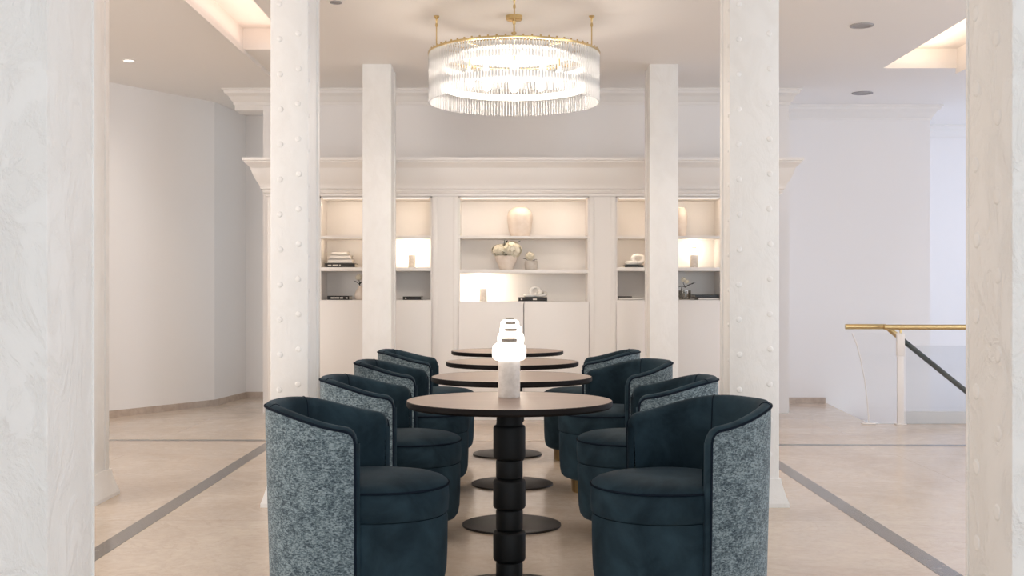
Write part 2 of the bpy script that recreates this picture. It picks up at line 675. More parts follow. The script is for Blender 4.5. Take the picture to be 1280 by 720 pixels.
# ------------------------------------------------------------------ columns
def column(x0, x1, y0, y1, label, kind, sides):
    r = empty('column', ((x0 + x1) / 2, (y0 + y1) / 2, 0))
    r['kind'] = 'thing'
    tag(r, label, 'column', 'riveted columns of the hall')
    hx, hy = (x1 - x0) / 2, (y1 - y0) / 2
    b = MB()
    if kind == 'peel':
        b.box(-hx, hx, -hy, hy, 0, CEIL, 0.007)
        b.box(-hx - 0.003, hx + 0.003, hy - 0.018, hy - 0.002, 0, CEIL, 0.003)
    else:
        t = 0.07 if kind == 'rivet' else 0.16
        b.box(-hx, hx, -hy, -hy + t, 0, CEIL, 0.006)               # front plate
        b.box(-hx, hx, hy - 0.06, hy, 0, CEIL, 0.006)              # rear plate
        b.box(-hx + 0.010, hx - 0.010, -hy + t * 0.5, hy - 0.03, 0, CEIL)   # recessed web
    b.build('shaft', M_COL_PEEL if kind == 'peel' else M_COL, r)
    if kind != 'plain':
        v = MB()
        zz = 0.25
        while zz < CEIL - 0.08:
            if kind == 'rivet':
                for sx in (-1, 1):
                    v.dome((sx * (hx - 0.052) + random.uniform(-.004, .004), -hy, zz + (0.0 if sx < 0 else 0.03)), 0.017, (0, -1, 0), 0.26, 12)
                for sx in sides:
                    v.dome((sx * hx, -hy + 0.035, zz - 0.03), 0.012, (sx, 0, 0), 0.4, 10)
            else:
                for sx in sides:
                    for yy, dz in ((-0.055, 0.0), (0.075, 0.09)):
                        v.dome((sx * hx, yy + random.uniform(-.006, .006), zz + dz), 0.022, (sx, 0, 0), 0.13, 14)
            zz += 0.19
        v.build('rivets', M_COL, r, ang=70)['kind'] = 'stuff'
    g = MB()
    e = 0.045
    rows = []
    for o, z in ((e, 0.0), (e, 0.02), (e * 0.75, 0.05), (0.016, 0.11), (0.008, 0.15)):
        rows.append([(-hx - o, -hy - o, z), (hx + o, -hy - o, z), (hx + o, hy + o, z), (-hx - o, hy + o, z)])
    vs = g.grid(rows, closed=True)
    g.b.faces.new(vs[-1])
    g.build('foot', M_COL, r, ang=20)
    return r


column(-1.46, -1.08, 2.80, 3.115, 'big white column with cracked plaster, on the passage side where the downlight is lit', 'peel', ())
column(1.17, 1.55, 2.80, 3.08, 'big white column with cracked plaster, standing before the brass handrail', 'peel', (-1,))
column(-1.30, -1.096, 6.50, 6.90, 'slim cream riveted column behind the grey-backed front chair, beside the dark floor stripe', 'rivet', (1,))
column(1.187, 1.456, 6.50, 6.80, 'broad white riveted column beside the chairs, brass handrail beyond it', 'rivet', (-1,))
column(-1.258, -1.013, 10.20, 10.62, 'slim cream column before the shelving, next to the lit lamp alone in a small niche', 'plain', ())
column(1.183, 1.428, 10.20, 10.56, 'slim cream column before the shelving, between white ornament niche and faint lamp niche', 'plain', ())
column(-2.62, -2.292, 6.52, 6.86, 'pinkish cream column mostly hidden behind the big cracked plaster column', 'rivet', (1,))

# ------------------------------------------------------------------ mantel over the shelving
FACE = 10.85
XL, XR = -2.196, 2.42
PROF = [(0.0, 2.026), (0.018, 2.026), (0.018, 2.05), (0.034, 2.054), (0.04, 2.07), (0.034, 2.086), (0.055, 2.09), (0.058, 2.115),
        (0.07, 2.14), (0.088, 2.165), (0.105, 2.20), (0.118, 2.235), (0.128, 2.27), (0.150, 2.295), (0.172, 2.312), (0.178, 2.33), (0.19, 2.332), (0.19, 2.357)]
r = empty('mantel', ((XL + XR) / 2, FACE, 2.026))
tag(r, 'long white moulded mantel ledge running above the shelving niches', 'mantel')
ox, oy, oz = r.location
g = MB()
rows = []
for o, z in PROF:
    rows.append([(XL - o - ox, 11.494 - oy, z - oz), (XL - o - ox, FACE - o - oy, z - oz), (XR + o - ox, FACE - o - oy, z - oz), (XR + o - ox, 11.494 - oy, z - oz)])
vs = g.grid(rows)
g.b.faces.new(vs[-1])
g.b.faces.new(vs[0][::-1])
g.build('moulding', M_WHITE, r, ang=22)

# ------------------------------------------------------------------ shelving
BACK = 11.22


def pilaster(x0, x1, label):
    r = empty('pilaster', ((x0 + x1) / 2, FACE, 0))
    tag(r, label, 'pilaster', 'flat pilasters between the shelving niches')
    h = (x1 - x0) / 2
    MB().box(-h, h, 0, BACK - FACE, 0, 2.026).build('core', M_JOIN, r)
    p = MB()
    p.box(-h, h, -0.018, 0, 0, 0.12, 0.003)
    if h > 0.1:
        p.box(-h + 0.004, -h + 0.045, -0.008, 0, 0.12, 2.02, 0.002)
        p.box(h - 0.045, h - 0.004, -0.008, 0, 0.12, 2.02, 0.002)
    p.build('facing', M_JOIN, r)
    return r


pilaster(-2.196, -1.726, 'wide cream pilaster ending the shelving on the passage side')
pilaster(-1.27, -1.09, 'cream pilaster hidden behind the slim column, between book niche and lit lamp niche')
pilaster(-0.709, -0.470, 'cream pilaster between the lit lamp niche and the wide middle bay')
pilaster(0.712, 0.955, 'cream pilaster between the wide middle bay and the white ornament niche')
pilaster(1.27, 1.45, 'cream pilaster hidden behind the slim column, beside the faint lamp niche')
pilaster(1.916, 2.42, 'wide cream pilaster ending the shelving on the handrail side')


def bookcase(x0, x1, zs1, zs2, zc, doors, label, led, under=0):
    """carcass, two shelf boards, doors below the counter; zs1, zs2 the shelf tops, zc the counter height"""
    xc = (x0 + x1) / 2
    h = (x1 - x0) / 2 - 0.001
    D = BACK - FACE
    r = empty('bookcase', (xc, FACE, 0))
    tag(r, label, 'bookcase', 'built-in bookcases under the mantel')
    k = MB()
    k.box(-h, h, D - 0.02, D, 0, 2.024)                    # back panel
    k.box(-h, -h + 0.012, 0.0, D - 0.02, 0, 2.024)         # sides
    k.box(h - 0.012, h, 0.0, D - 0.02, 0, 2.024)
    k.box(-h, h, 0.0, D - 0.02, 2.006, 2.024)              # top
    k.box(-h, h, 0.03, D - 0.02, 0, 0.07)                  # toe kick
    k.build('carcass', M_JOIN, r)
    MB().box(-h + 0.012, h - 0.012, 0.0, D - 0.02, zs1 - 0.022, zs1, 0.002).build('shelf', M_JOIN, r)
    MB().box(-h + 0.012, h - 0.012, 0.0, D - 0.02, zs2 - 0.034, zs2, 0.002).build('shelf', M_JOIN, r)
    MB().box(-h + 0.012, h - 0.012, 0.0, D - 0.02, zc - 0.03, zc, 0.002).build('counter', M_JOIN, r)
    w = (2 * h) / doors
    for i in range(doors):
        MB().box(-h + i * w + 0.003, -h + (i + 1) * w - 0.003, -0.018, 0.0, 0.075, zc - 0.006, 0.003).build('door', M_JOIN, r)
    s = MB().box(-h + 0.03, h - 0.03, 0.004, 0.014, 2.000, 2.006)
    s.build('light_strip', M_STRIP, r)
    a = area('niche_light', (0, 0.03, 1.99), (radians(30), 0, 0), 2 * h - 0.08, 0.02, led * 0.36, WARM)
    a.parent = r
    if under:
        a = area('niche_light', (0, 0.04, zs1 - 0.03), (radians(25), 0, 0), 2 * h - 0.08, 0.02, under, WARM)  # unseen light added to brighten the niche below the top shelf
        a.parent = r
    return r


Z1, Z2S, Z2C, ZCS, ZCC = 1.667, 1.384, 1.363, 1.088, 1.075
bookcase(-1.725, -1.27, Z1, Z2S, ZCS, 1, 'narrow bookcase bay by the passage, books on two shelves', 1.6, 0.5)
bookcase(-1.09, -0.709, Z1, Z2S, ZCS, 1, 'narrow bookcase bay with a glaring lit lamp, one black book below', 1.5)
bookcase(-0.470, 0.712, Z1, Z2C, ZCC, 2, 'wide middle bookcase bay with white flowers in a bowl', 4.0, 0.45)
bookcase(0.955, 1.27, Z1, Z2S, ZCS, 1, 'narrowest bookcase bay with white ornament on a black book', 1.2, 0.35)
bookcase(1.45, 1.915, Z1, Z2S, ZCS, 1, 'narrow bookcase bay with softly lit lamp above a leafy twig', 1.6)


# ------------------------------------------------------------------ tables
def make_table():
    r = empty('cafe_table', (0, 0, 0))
    MB().lathe([(0, 0.7405), (0.396, 0.7405), (0.398, 0.738)], n=96).build('table_top', M_TOP, r)
    MB().lathe([(0.3962, 0.741), (0.4, 0.7385), (0.4, 0.722), (0.392, 0.714), (0, 0.714)], n=96).build('edge_band', M_EDGE, r)
    pr = [(0, 0.714), (0.085, 0.714), (0.085, 0.704), (0.05, 0.700), (0.05, 0.655)]

    def blk(z1, z0, R, c):
        return [(R - c, z1), (R - c * 0.3, z1 - c * 0.3), (R, z1 - c), (R, z0 + c), (R - c * 0.3, z0 + c * 0.3), (R - c, z0)]

    for z1, z0, R in ((0.645, 0.512, 0.0625), (0.510, 0.437, 0.052), (0.435, 0.320, 0.063), (0.318, 0.237, 0.052), (0.235, 0.117, 0.063), (0.115, 0.018, 0.052)):
        pr += blk(z1, z0, R, 0.011 if R > 0.06 else 0.007)
    pr += [(0, 0.018)]
    MB().lathe(pr, n=48).build('pedestal', M_BLACKWOOD, r, ang=50)
    MB().lathe([(0, 0.018), (0.05, 0.018), (0.238, 0.012), (0.245, 0.009), (0.245, 0.0), (0, 0.0)], n=80).build('base_plate', M_BASE, r)
    return r


T = [(-0.004, 4.66), (0.006, 5.97), (0.011, 7.24), (-0.022, 8.57)]
TL = ['round dark-topped pedestal table, frontmost of the row, its black turned pedestal fully visible',
      'round dark-topped pedestal table, second along the row from the front table',
      'round dark-topped pedestal table, third along the row, between second and last tables',
      'round dark-topped pedestal table, last of the row and closest to the shelving']
GT = 'round pedestal tables in a row'
t0 = make_table()
t0.location = (*T[0], 0)
tag(t0, TL[0], 'table', GT)
for (x, y), lab in list(zip(T, TL))[1:]:
    copy_tree(t0, (x, y, 0), 0, lab, GT)


# ------------------------------------------------------------------ tub chairs
def make_chair():
    r = empty('tub_chair', (0, 0, 0))
    NP, TH, ZB = 56, 0.048, 0.078
    AX, DEP, HW = 0.035, 0.37, 0.292
    EX = 2 / 2.35

    def spow(v, e):
        return math.copysign(abs(v) ** e, v)

    raw = []
    for i in range(401):
        p = -pi / 2 + pi * i / 400
        raw.append(Vector((AX - DEP * spow(cos(p), EX), HW * spow(sin(p), EX))))
    # straight arm ends and even arc-length spacing
    raw = [Vector((AX + 0.02, -HW))] + raw + [Vector((AX + 0.02, HW))]
    cum = [0]
    for a, b2 in zip(raw, raw[1:]):
        cum.append(cum[-1] + (b2 - a).length)
    tot = cum[-1]
    ss = [0, 0.004, 0.010, 0.018, 0.028, 0.042] + [0.06 + (tot - 0.12) * i / (NP - 1) for i in range(NP)] + [tot - q for q in (0.042, 0.028, 0.018, 0.010, 0.004, 0)]
    pts = []
    j = 0
    for s in ss:
        while j < len(cum) - 2 and cum[j + 1] < s:
            j += 1
        u = (s - cum[j]) / max(1e-9, cum[j + 1] - cum[j])
        pts.append(raw[j].lerp(raw[j + 1], u))
    nor = []
    for i in range(len(pts)):
        t = (pts[min(i + 1, len(pts) - 1)] - pts[max(i - 1, 0)]).normalized()
        nor.append(Vector((-t.y, t.x)))            # to be turned inward
    for i in range(len(pts)):
        if nor[i].dot(Vector((0.05, 0)) - pts[i]) < 0:
            nor[i] = -nor[i]
    nor[0], nor[-1] = Vector((0, 1)), Vector((0, -1))

    def H(s, p):
        back = min(1.0, max(0.0, (AX + 0.02 - p.x) / (DEP + 0.02)))
        k = back * back * (3 - 2 * back)
        h = 0.690 + 0.070 * k
        e = min(s, tot - s)
        R = 0.040
        if e < R:
            h -= R - sqrt(max(0, R * R - (R - e) ** 2))
        return h

    def P(i, s_, z):
        tp = 0.955 + 0.045 * min(1, max(0, (z - ZB) / 0.6))    # slight taper towards the floor
        q = pts[i] + nor[i] * (TH * s_)
        return Vector((0.03 + (q.x - 0.03) * tp, q.y * tp, z))

    hs = [H(s, p) for s, p in zip(ss, pts)]
    LV = 10
    # outer shell
    o = MB()
    rows = []
    for k in range(LV + 1):
        rows.append([P(i, 0, ZB + (hs[i] - 0.016 - ZB) * k / LV) for i in range(len(pts))])
    rows = [[P(i, 0.25, ZB - 0.006) for i in range(len(pts))]] + rows
    o.grid(rows)
    o.build('shell', M_CHEN, r, ang=60)
    # velvet lining with the rounded rim and arm fronts
    n = MB()
    rows = []
    for s_, dz in ((0.0, 0.016), (0.06, 0.008), (0.22, 0.002), (0.45, 0.0), (0.72, 0.005), (0.92, 0.016), (1.0, 0.032)):
        rows.append([P(i, s_, hs[i] - dz) for i in range(len(pts))])
    for k in range(1, LV):
        rows.append([P(i, 1.0 + 0.25 * sin(pi * k / LV), 0.36 + (hs[i] - 0.032 - 0.36) * (1 - k / LV)) for i in range(len(pts))])
    n.grid(rows)
    for i, sg in ((0, 1), (len(pts) - 1, -1)):
        fr = []
        for k in range(LV + 1):
            z = ZB + (hs[i] - 0.016 - ZB) * k / LV
            fr.append([P(i, s_, z) + Vector((0.012 * sin(pi * s_), 0, 0)) for s_ in (0, 0.15, 0.35, 0.5, 0.65, 0.85, 1.0)])
        n.grid(fr)
        top = [P(i, s_, hs[i] - dz) for s_, dz in ((0.0, 0.016), (0.06, 0.008), (0.22, 0.002), (0.45, 0.0), (0.72, 0.005), (0.92, 0.016), (1.0, 0.032))]
        n.poly(top + [P(i, 1, hs[i] - 0.016 - (hs[i] - 0.016 - ZB) / LV)])
    n.build('lining', M_VELVET, r, ang=60)
    # piping along the rim and down the arm fronts
    ln = [P(0, -0.02, z) for z in (0.07, 0.2, 0.35, 0.5, 0.6)] + [P(i, -0.03, hs[i] - 0.015) for i in range(len(pts))] + [P(len(pts) - 1, -0.02, z) for z in (0.6, 0.5, 0.35, 0.2, 0.07)]
    MB().tube(ln, 0.0048, 6).build('piping', M_PIPING, r, ang=80)
    # two seams over the rim
    for i in (len(pts) // 2 - 11, len(pts) // 2 + 11):
        sm = MB()
        sm.tube([P(i, s_, hs[i] - dz + 0.0006) for s_, dz in ((0.05, 0.009), (0.22, 0.002), (0.45, 0.0), (0.72, 0.005), (0.92, 0.016), (1.0, 0.032))]
                + [P(i, 1.0 + 0.25 * sin(pi * k / LV) + 0.01, 0.36 + (hs[i] - 0.032 - 0.36) * (1 - k / LV)) for k in range(1, 8)], 0.0022, 5)
        sm.build('lining_seam', M_PIPING, r, ang=80)
    # seat
    cx, rx, ry, SE = 0.062, 0.273, 0.256, 2 / 2.15

    def ring(scale_r, z, dz=0.0, m=72):
        out = []
        for i in range(m):
            a = 2 * pi * i / m
            out.append((cx + (rx - scale_r) * spow(cos(a), SE), (ry - scale_r) * spow(sin(a), SE), z))
        return out

    q = MB()
    rows = [ring(d, z) for d, z in ((0.004, 0.452), (0.0, 0.456), (0.004, 0.463), (0.02, 0.474), (0.05, 0.484), (0.10, 0.492), (0.16, 0.496), (0.22, 0.498))]
    vs = q.grid(rows, closed=True)
    q.b.faces.new(vs[-1])
    q.build('seat_cushion', M_VELVET, r, ang=60)
    q = MB()
    q.grid([ring(d, z) for d, z in ((0.008, 0.349), (0.0, 0.356), (-0.003, 0.40), (0.0, 0.446), (0.007, 0.452))], closed=True)
    q.build('seat_band', M_VELVET, r, ang=60)
    q = MB()
    q.grid([ring(d, z) for d, z in ((0.06, 0.078), (0.046, 0.079), (0.028, 0.086), (0.014, 0.104), (0.007, 0.14), (0.004, 0.2), (0.002, 0.33), (0.007, 0.347))], closed=True)
    q.b.faces.new([q.b.verts.new(p) for p in ring(0.06, 0.078)])
    q.build('drum_base', M_VELVET, r, ang=60)
    MB().tube(ring(-0.001, 0.4535), 0.0042, 6, closed=True).build('seat_piping', M_PIPING, r, ang=80)
    MB().lathe([(0, 0.0), (0.205, 0.0), (0.205, 0.080), (0, 0.080)], c=(0.058, 0, 0), n=56).build('plinth', M_PLINTH, r)
    return r


GC = 'velvet tub chairs along the tables'
CH = [  # x, y, turn
    (-0.565, 4.45, radians(-5.5), 'tub chair with grey-green mottled back, frontmost of the row facing the handrail'),
    (-0.572, 5.75, radians(-3), 'second tub chair from the front in the row facing the handrail'),
    (-0.578, 7.05, radians(-3), 'third tub chair from the front in the row facing the handrail'),
    (-0.585, 8.35, radians(-1), 'last tub chair before the shelving in the row facing the handrail'),
    (0.628, 4.45, pi + radians(24.5), 'turned tub chair showing its open velvet inside, frontmost of the handrail-side row'),
    (0.655, 5.75, pi - radians(3), 'second tub chair in the handrail-side row, half behind the turned front chair'),
    (0.615, 7.05, pi + radians(21), 'third tub chair in the handrail-side row, turned with velvet inside showing'),
    (0.565, 8.35, pi - radians(4), 'last tub chair before the shelving in the handrail-side row, mostly hidden'),
]
ch0 = make_chair()
ch0.location = (CH[0][0], CH[0][1], 0)
ch0.rotation_euler = (0, 0, CH[0][2])
tag(ch0, CH[0][3], 'chair', GC)
for x, y, a, lab in CH[1:]:
    copy_tree(ch0, (x, y, 0), a, lab, GC)


# ------------------------------------------------------------------ table lamps (also three on the shelves)
def make_lamp():
    r = empty('table_lamp', (0, 0, 0))
    MB().lathe([(0, 0.0), (0.042, 0.0), (0.0435, 0.002), (0.0435, 0.143), (0.040, 0.146), (0, 0.146)], n=40).build('stone_body', M_LAMPSTONE, r)
    MB().lathe([(0, 0.146), (0.045, 0.146), (0.058, 0.149), (0.066, 0.158), (0.068, 0.172), (0.068, 0.190), (0.064, 0.205), (0.052, 0.215), (0.034, 0.220), (0, 0.221)], n=40).build('shade', M_SHADE, r, ang=60)
    MB().lathe([(0, 0.221), (0.03, 0.221), (0.031, 0.224), (0.031, 0.231), (0.029, 0.233), (0, 0.233)], n=32).build('cap', M_CAP, r)
    return r


GL = 'cordless table lamps on the tables'
LL = ['glowing white table lamp with pale stone body on the front table',
      'glowing table lamp on the second table, its top peeking over the front lamp',
      'glowing table lamp on the third table, rising behind the second lamp',
      'glowing table lamp on the last table, topmost of the aligned lamp tops']
LX = [(-0.005, 4.775), (0.002, 6.09), (0.002, 7.40), (-0.004, 8.70)]
l0 = make_lamp()
for k, ((x, y), lab) in enumerate(zip(LX, LL)):
    o = l0 if k == 0 else copy_tree(l0, (0, 0, 0), 0, '', GL)
    o.location = (x, y, 0.7412)
    tag(o, lab, 'lamp', GL)
    point('table_lamp_light', (x, y, 0.7412 + 0.30), 1.0, WARM, 0.06)

GS = 'lamps standing in the shelving niches'
for px, z, dy, pw, lab in ((515, Z2S, 0.20, 7.0, 'glaring small lamp with stone body alone in its white-lit niche'),
                           (604, ZCC, 0.20, 9.0, 'small lamp with stone body on the middle counter, below the flower bowl'),
                           (867.5, Z2S, 0.20, 2.3, 'small lamp in the softly lit niche above the leafy twig')):
    d = FACE + dy
    x = (px - VX) * d / F
    o = copy_tree(l0, (x, d, z + 0.0007), 0, lab, GS)
    o.scale = (0.80, 0.80, 0.80)
    point('shelf_lamp_light', (x, d + 0.082, z + 0.165), pw * 0.42, (1.0, 0.87, 0.70), 0.03)

# ------------------------------------------------------------------ chandelier
CD, CR = 8.43, 0.595
ZT, ZBOT = 2.825, 2.485
r = empty('chandelier', (0.026, CD, CEIL))
tag(r, 'large round glass rod chandelier with brass ring hanging from the ceiling', 'chandelier')
z = lambda v: v - CEIL


def hoop(R, zc, rr, n=96, k=8):
    b = MB()
    b.tube([(R * cos(2 * pi * i / n), R * sin(2 * pi * i / n), zc) for i in range(n)], rr, k, closed=True)
    return b


b = hoop(CR, z(ZT) + 0.006, 0.007)
b.lathe([(CR - 0.009, z(ZT) - 0.004), (CR + 0.009, z(ZT) - 0.004), (CR + 0.010, z(ZT) + 0.006), (CR - 0.010, z(ZT) + 0.006), (CR - 0.009, z(ZT) - 0.004)], n=120)
b.build('ring', M_BRASS, r)
hoop(CR - 0.06, z(ZT) + 0.0, 0.005).build('inner_ring', M_BRASS, r)
MB().lathe([(0.03, z(ZT) - 0.004), (0.40, z(ZT) - 0.004), (0.40, z(ZT) - 0.010), (0.03, z(ZT) - 0.010), (0.03, z(ZT) - 0.004)], n=64).build('light_baffle', M_WHITE, r)  # disc added to hold the chandelier's light off the ceiling
n_rod = 168
rod_me = None
rest = MB()
order = sorted(range(n_rod), key=lambda i: sin(2 * pi * (i + 0.5) / n_rod))
near = set(order[:100])
for i in range(n_rod):
    a = 2 * pi * (i + 0.5) / n_rod
    x, y = CR * cos(a), CR * sin(a)
    zb = z(ZBOT)
    prof = [(0, zb), (0.005, zb), (0.0064, zb + 0.004), (0.0064, z(ZT) - 0.012), (0.004, z(ZT) - 0.004), (0, z(ZT) - 0.004)]
    if i in near:
        if rod_me is None:
            o = MB().lathe(prof, n=10).build('glass_rod', M_ROD, r, loc=(x, y, 0), ang=60)
            rod_me = o.data
        else:
            o = bpy.data.objects.new('glass_rod', rod_me)
            o.location = (x, y, 0)
            o.parent = r
            link(o)
    else:
        rest.lathe(prof, c=(x, y, 0), n=8)
o = rest.build('glass_rods', M_ROD, r, ang=60)
o['kind'] = 'stuff'
# brass clips above the rods
stud_me = None
for i in range(64):
    a = 2 * pi * i / 64
    if stud_me is None:
        o = MB().box(-0.006, 0.006, -0.004, 0.004, 0.0, 0.022, 0.002).build('stud', M_BRASS, r)
        stud_me = o.data
    else:
        o = link(bpy.data.objects.new('stud', stud_me))
        o.parent = r
    o.location = (CR * cos(a), CR * sin(a), z(ZT))
    o.rotation_euler = (0, 0, a + pi / 2)
# lit bands inside
for zz, RR in ((2.745, 0.50), (2.605, 0.50)):
    MB().lathe([(RR, z(zz) - 0.022), (RR + 0.012, z(zz) - 0.022), (RR + 0.012, z(zz) + 0.022), (RR, z(zz) + 0.022), (RR, z(zz) - 0.022)], n=96).build('lit_band', M_LEDRING, r)
for i in range(10):
    a = 2 * pi * (i + 0.5) / 10
    x, y = 0.33 * cos(a), 0.33 * sin(a)
    MB().lathe([(0, -0.045), (0.016, -0.042), (0.03, -0.02), (0.033, 0.0), (0.026, 0.024), (0.014, 0.045), (0.013, 0.06), (0, 0.06)], c=(x, y, z(2.66)), n=16).build('bulb', M_BULB, r, ang=60)
    MB().tube([(x, y, z(2.72)), (x, y, z(ZT) - 0.006), (0.535 * cos(a), 0.535 * sin(a), z(ZT))], 0.005, 6).build('bulb_arm', M_BRASS, r)
for i in range(8):
    a = 2 * pi * (i + 0.5) / 8 + 0.2
    MB().tube([(0.03 * cos(a), 0.03 * sin(a), z(ZT) + 0.004), (CR * cos(a), CR * sin(a), z(ZT) + 0.004)], 0.004, 6).build('spoke', M_BRASS, r)
MB().lathe([(0, 0), (0.058, 0.0), (0.058, -0.026), (0.05, -0.034), (0.014, -0.038), (0.010, -0.06), (0, -0.06)], n=40).build('canopy', M_BRASS, r)
MB().tube([(0, 0, -0.05), (0, 0, z(ZT))], 0.006, 8).build('centre_rod', M_BRASS, r)
for k, a in enumerate((0, pi / 2, pi, 3 * pi / 2)):
    x, y = (CR - 0.05) * cos(a), (CR - 0.05) * sin(a)
    s = MB().tube([(x, y, -0.03), (x, y, z(ZT))], 0.0045, 8)
    s.lathe([(0, 0.0), (0.02, 0.0), (0.02, -0.008), (0.008, -0.022), (0.005, -0.05), (0.009, -0.056), (0.009, -0.075), (0, -0.078)], c=(x, y, 0), n=16)
    s.lathe([(0, 0.05), (0.008, 0.045), (0.008, 0.02), (0, 0.012)], c=(x, y, z(ZT)), n=12)
    s.build('hanging_rod', M_BRASS, r)
for i in range(5):
    a = 2 * pi * i / 5 + 0.3
    point('chandelier_light', (0.20 * cos(a), 0.20 * sin(a), z(2.62)), 9.0, (1.0, 0.88, 0.76), 0.09, r)


# ------------------------------------------------------------------ ceiling fittings
def fitting(name, px, py, R, label, cat, lens):
    d = (CEIL - EYE) * F / (VY - py)
    r = empty(name, ((px - VX) * d / F, d, CEIL))
    tag(r, label, cat)
    MB().lathe([(R * 0.72, -0.004), (R * 0.78, -0.010), (R, -0.008), (R, 0.0), (R * 0.72, 0.0)], n=40).build('trim_ring', M_WHITE if lens is M_DOWN else M_GREYFIT, r)
    MB().lathe([(0, -0.0035), (R * 0.74, -0.0035), (R * 0.74, 0.0), (0, 0.0)], n=40).build('lens' if lens is M_DOWN else 'grille', lens, r)
    return r


dl = fitting('downlight', 161, 75, 0.055, 'small lit round downlight in the ceiling over the passage', 'downlight', M_DOWN)
sp = bpy.data.lights.new('downlight_beam', 'SPOT')
sp.energy, sp.color, sp.spot_size, sp.spot_blend, sp.shadow_soft_size = 45, (1.0, 0.93, 0.86), radians(165), 1.0, 0.05
so = link(bpy.data.objects.new('downlight_beam', sp))
so.location = (0, 0, -0.03)
so.parent = dl
fitting('ceiling_speaker', 1077, 31.5, 0.085, 'upper of two grey round ceiling fittings, level with the lit cove', 'ceiling fitting', M_GREYFIT)
fitting('ceiling_speaker', 1078, 116, 0.10, 'lower of two grey round ceiling fittings, close to the wall moulding', 'ceiling fitting', M_GREYFIT)
fitting('smoke_detector', 420, 2.5, 0.04, 'tiny dark round ceiling fitting between the slim riveted column and the chandelier', 'ceiling fitting', M_GREYFIT)

# ------------------------------------------------------------------ stair railing
r = empty('stair_railing', (3.41, 10.5, 0))
tag(r, 'brass-topped stair railing with glass panel and pale post beside the stairwell', 'railing')
ox, oy = 3.41, 10.5


def q(x, y, zz):
    return (x - ox, y - oy, zz)


MB().tube([q(3.268, 10.5, 0.852), q(3.9, 10.5, 0.852), q(4.95, 10.5, 0.852)], 0.024, 16).build('handrail', M_BRASS, r)
MB().tube([q(2.975, 10.66, 0.852), q(3.15, 10.66, 0.852), q(3.33, 10.66, 0.852), q(3.352, 10.66, 0.843), q(3.375, 10.66, 0.822), q(3.46, 10.66, 0.753)], 0.024, 16).build('sloping_handrail', M_BRASS, r)
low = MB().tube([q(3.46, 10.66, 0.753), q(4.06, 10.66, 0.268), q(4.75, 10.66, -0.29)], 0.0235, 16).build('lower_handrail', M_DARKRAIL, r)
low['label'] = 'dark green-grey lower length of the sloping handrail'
MB().box(*[v for v in (3.385 - ox, 3.440 - ox, -0.014, 0.014, 0.008, 0.60)], 0.004).build('post', M_FROST, r)
MB().box(3.378 - ox, 3.447 - ox, -0.017, 0.017, 0.60, 0.80, 0.004).build('post_bracket', M_FROST, r)
MB().box(3.365 - ox, 3.46 - ox, -0.035, 0.035, 0, 0.010, 0.003).build('foot_plate', M_FROST, r)
MB().box(3.407 - ox, 3.421 - ox, -0.008, 0.008, 0.79, 0.835).build('rail_support', M_BRASS, r)
# glass panel with a curved free edge
eg = [(1062, 416), (1068, 430), (1073, 450), (1078, 475), (1081, 500), (1083, 526)]
ed = [PX(a, bb, 10.6) for a, bb in eg]
out = [(p.x, p.z) for p in ed] + [(3.39, 0.012), (3.39, 0.80)]
g = MB()
fa = [g.b.verts.new(q(x, 10.520, zz)) for x, zz in out]
fb = [g.b.verts.new(q(x, 10.530, zz)) for x, zz in out]
g.b.faces.new(fa)
g.b.faces.new(fb[::-1])
for i in range(len(out)):
    j = (i + 1) % len(out)
    g.b.faces.new((fa[i], fa[j], fb[j], fb[i]))
g.build('glass_panel', M_GLASS, r)
MB().tube([q(p.x, 10.525, p.z) for p in ed], 0.006, 8).build('panel_edge', M_FROST, r)
MB().box(3.08 - ox, 3.20 - ox, 0.0, 0.05, 0, 0.012, 0.003).build('foot_plate', M_FROST, r)
MB().box(3.47 - ox, 4.95 - ox, 0.02, 0.032, 0.0, 0.69).build('glass_panel', M_GLASS2, r)
structure(MB().box(3.45, 5.4, 10.585, 10.63, -0.25, 0.105, 0.004).build('trim_6', M_STEPS))


# ------------------------------------------------------------------ things on the shelves
def SX(px, dy):
    d = FACE + dy
    return (px - VX) * d / F, d


LIFT = 0.0007


def book(px0, px1, dy, z, h, depth, cover, label, group, title=None):
    x0, d = SX(px0, dy)
    x1, _ = SX(px1, dy)
    z += LIFT
    r = empty('book', ((x0 + x1) / 2, d, z))
    tag(r, label, 'book', group)
    w = (x1 - x0) / 2
    t = min(0.004, h * 0.16)
    c = MB()
    c.box(-w, w, 0, depth, 0, t)
    c.box(-w, w, 0, depth, h - t, h)
    c.box(-w, w, 0, 0.005, 0, h, 0.001)
    c.build('cover', cover, r)
    MB().box(-w + 0.004, w - 0.004, 0.006, depth - 0.004, t, h - t).build('pages', M_PAGE, r)
    if title:
        m = MB()
        for a, bb in title:
            m.box(-w + a * 2 * w, -w + bb * 2 * w, -0.0008, 0.0006, h * 0.32, h * 0.68)
        m.build('spine_lettering', M_TITLE, r)
    return r, z + h


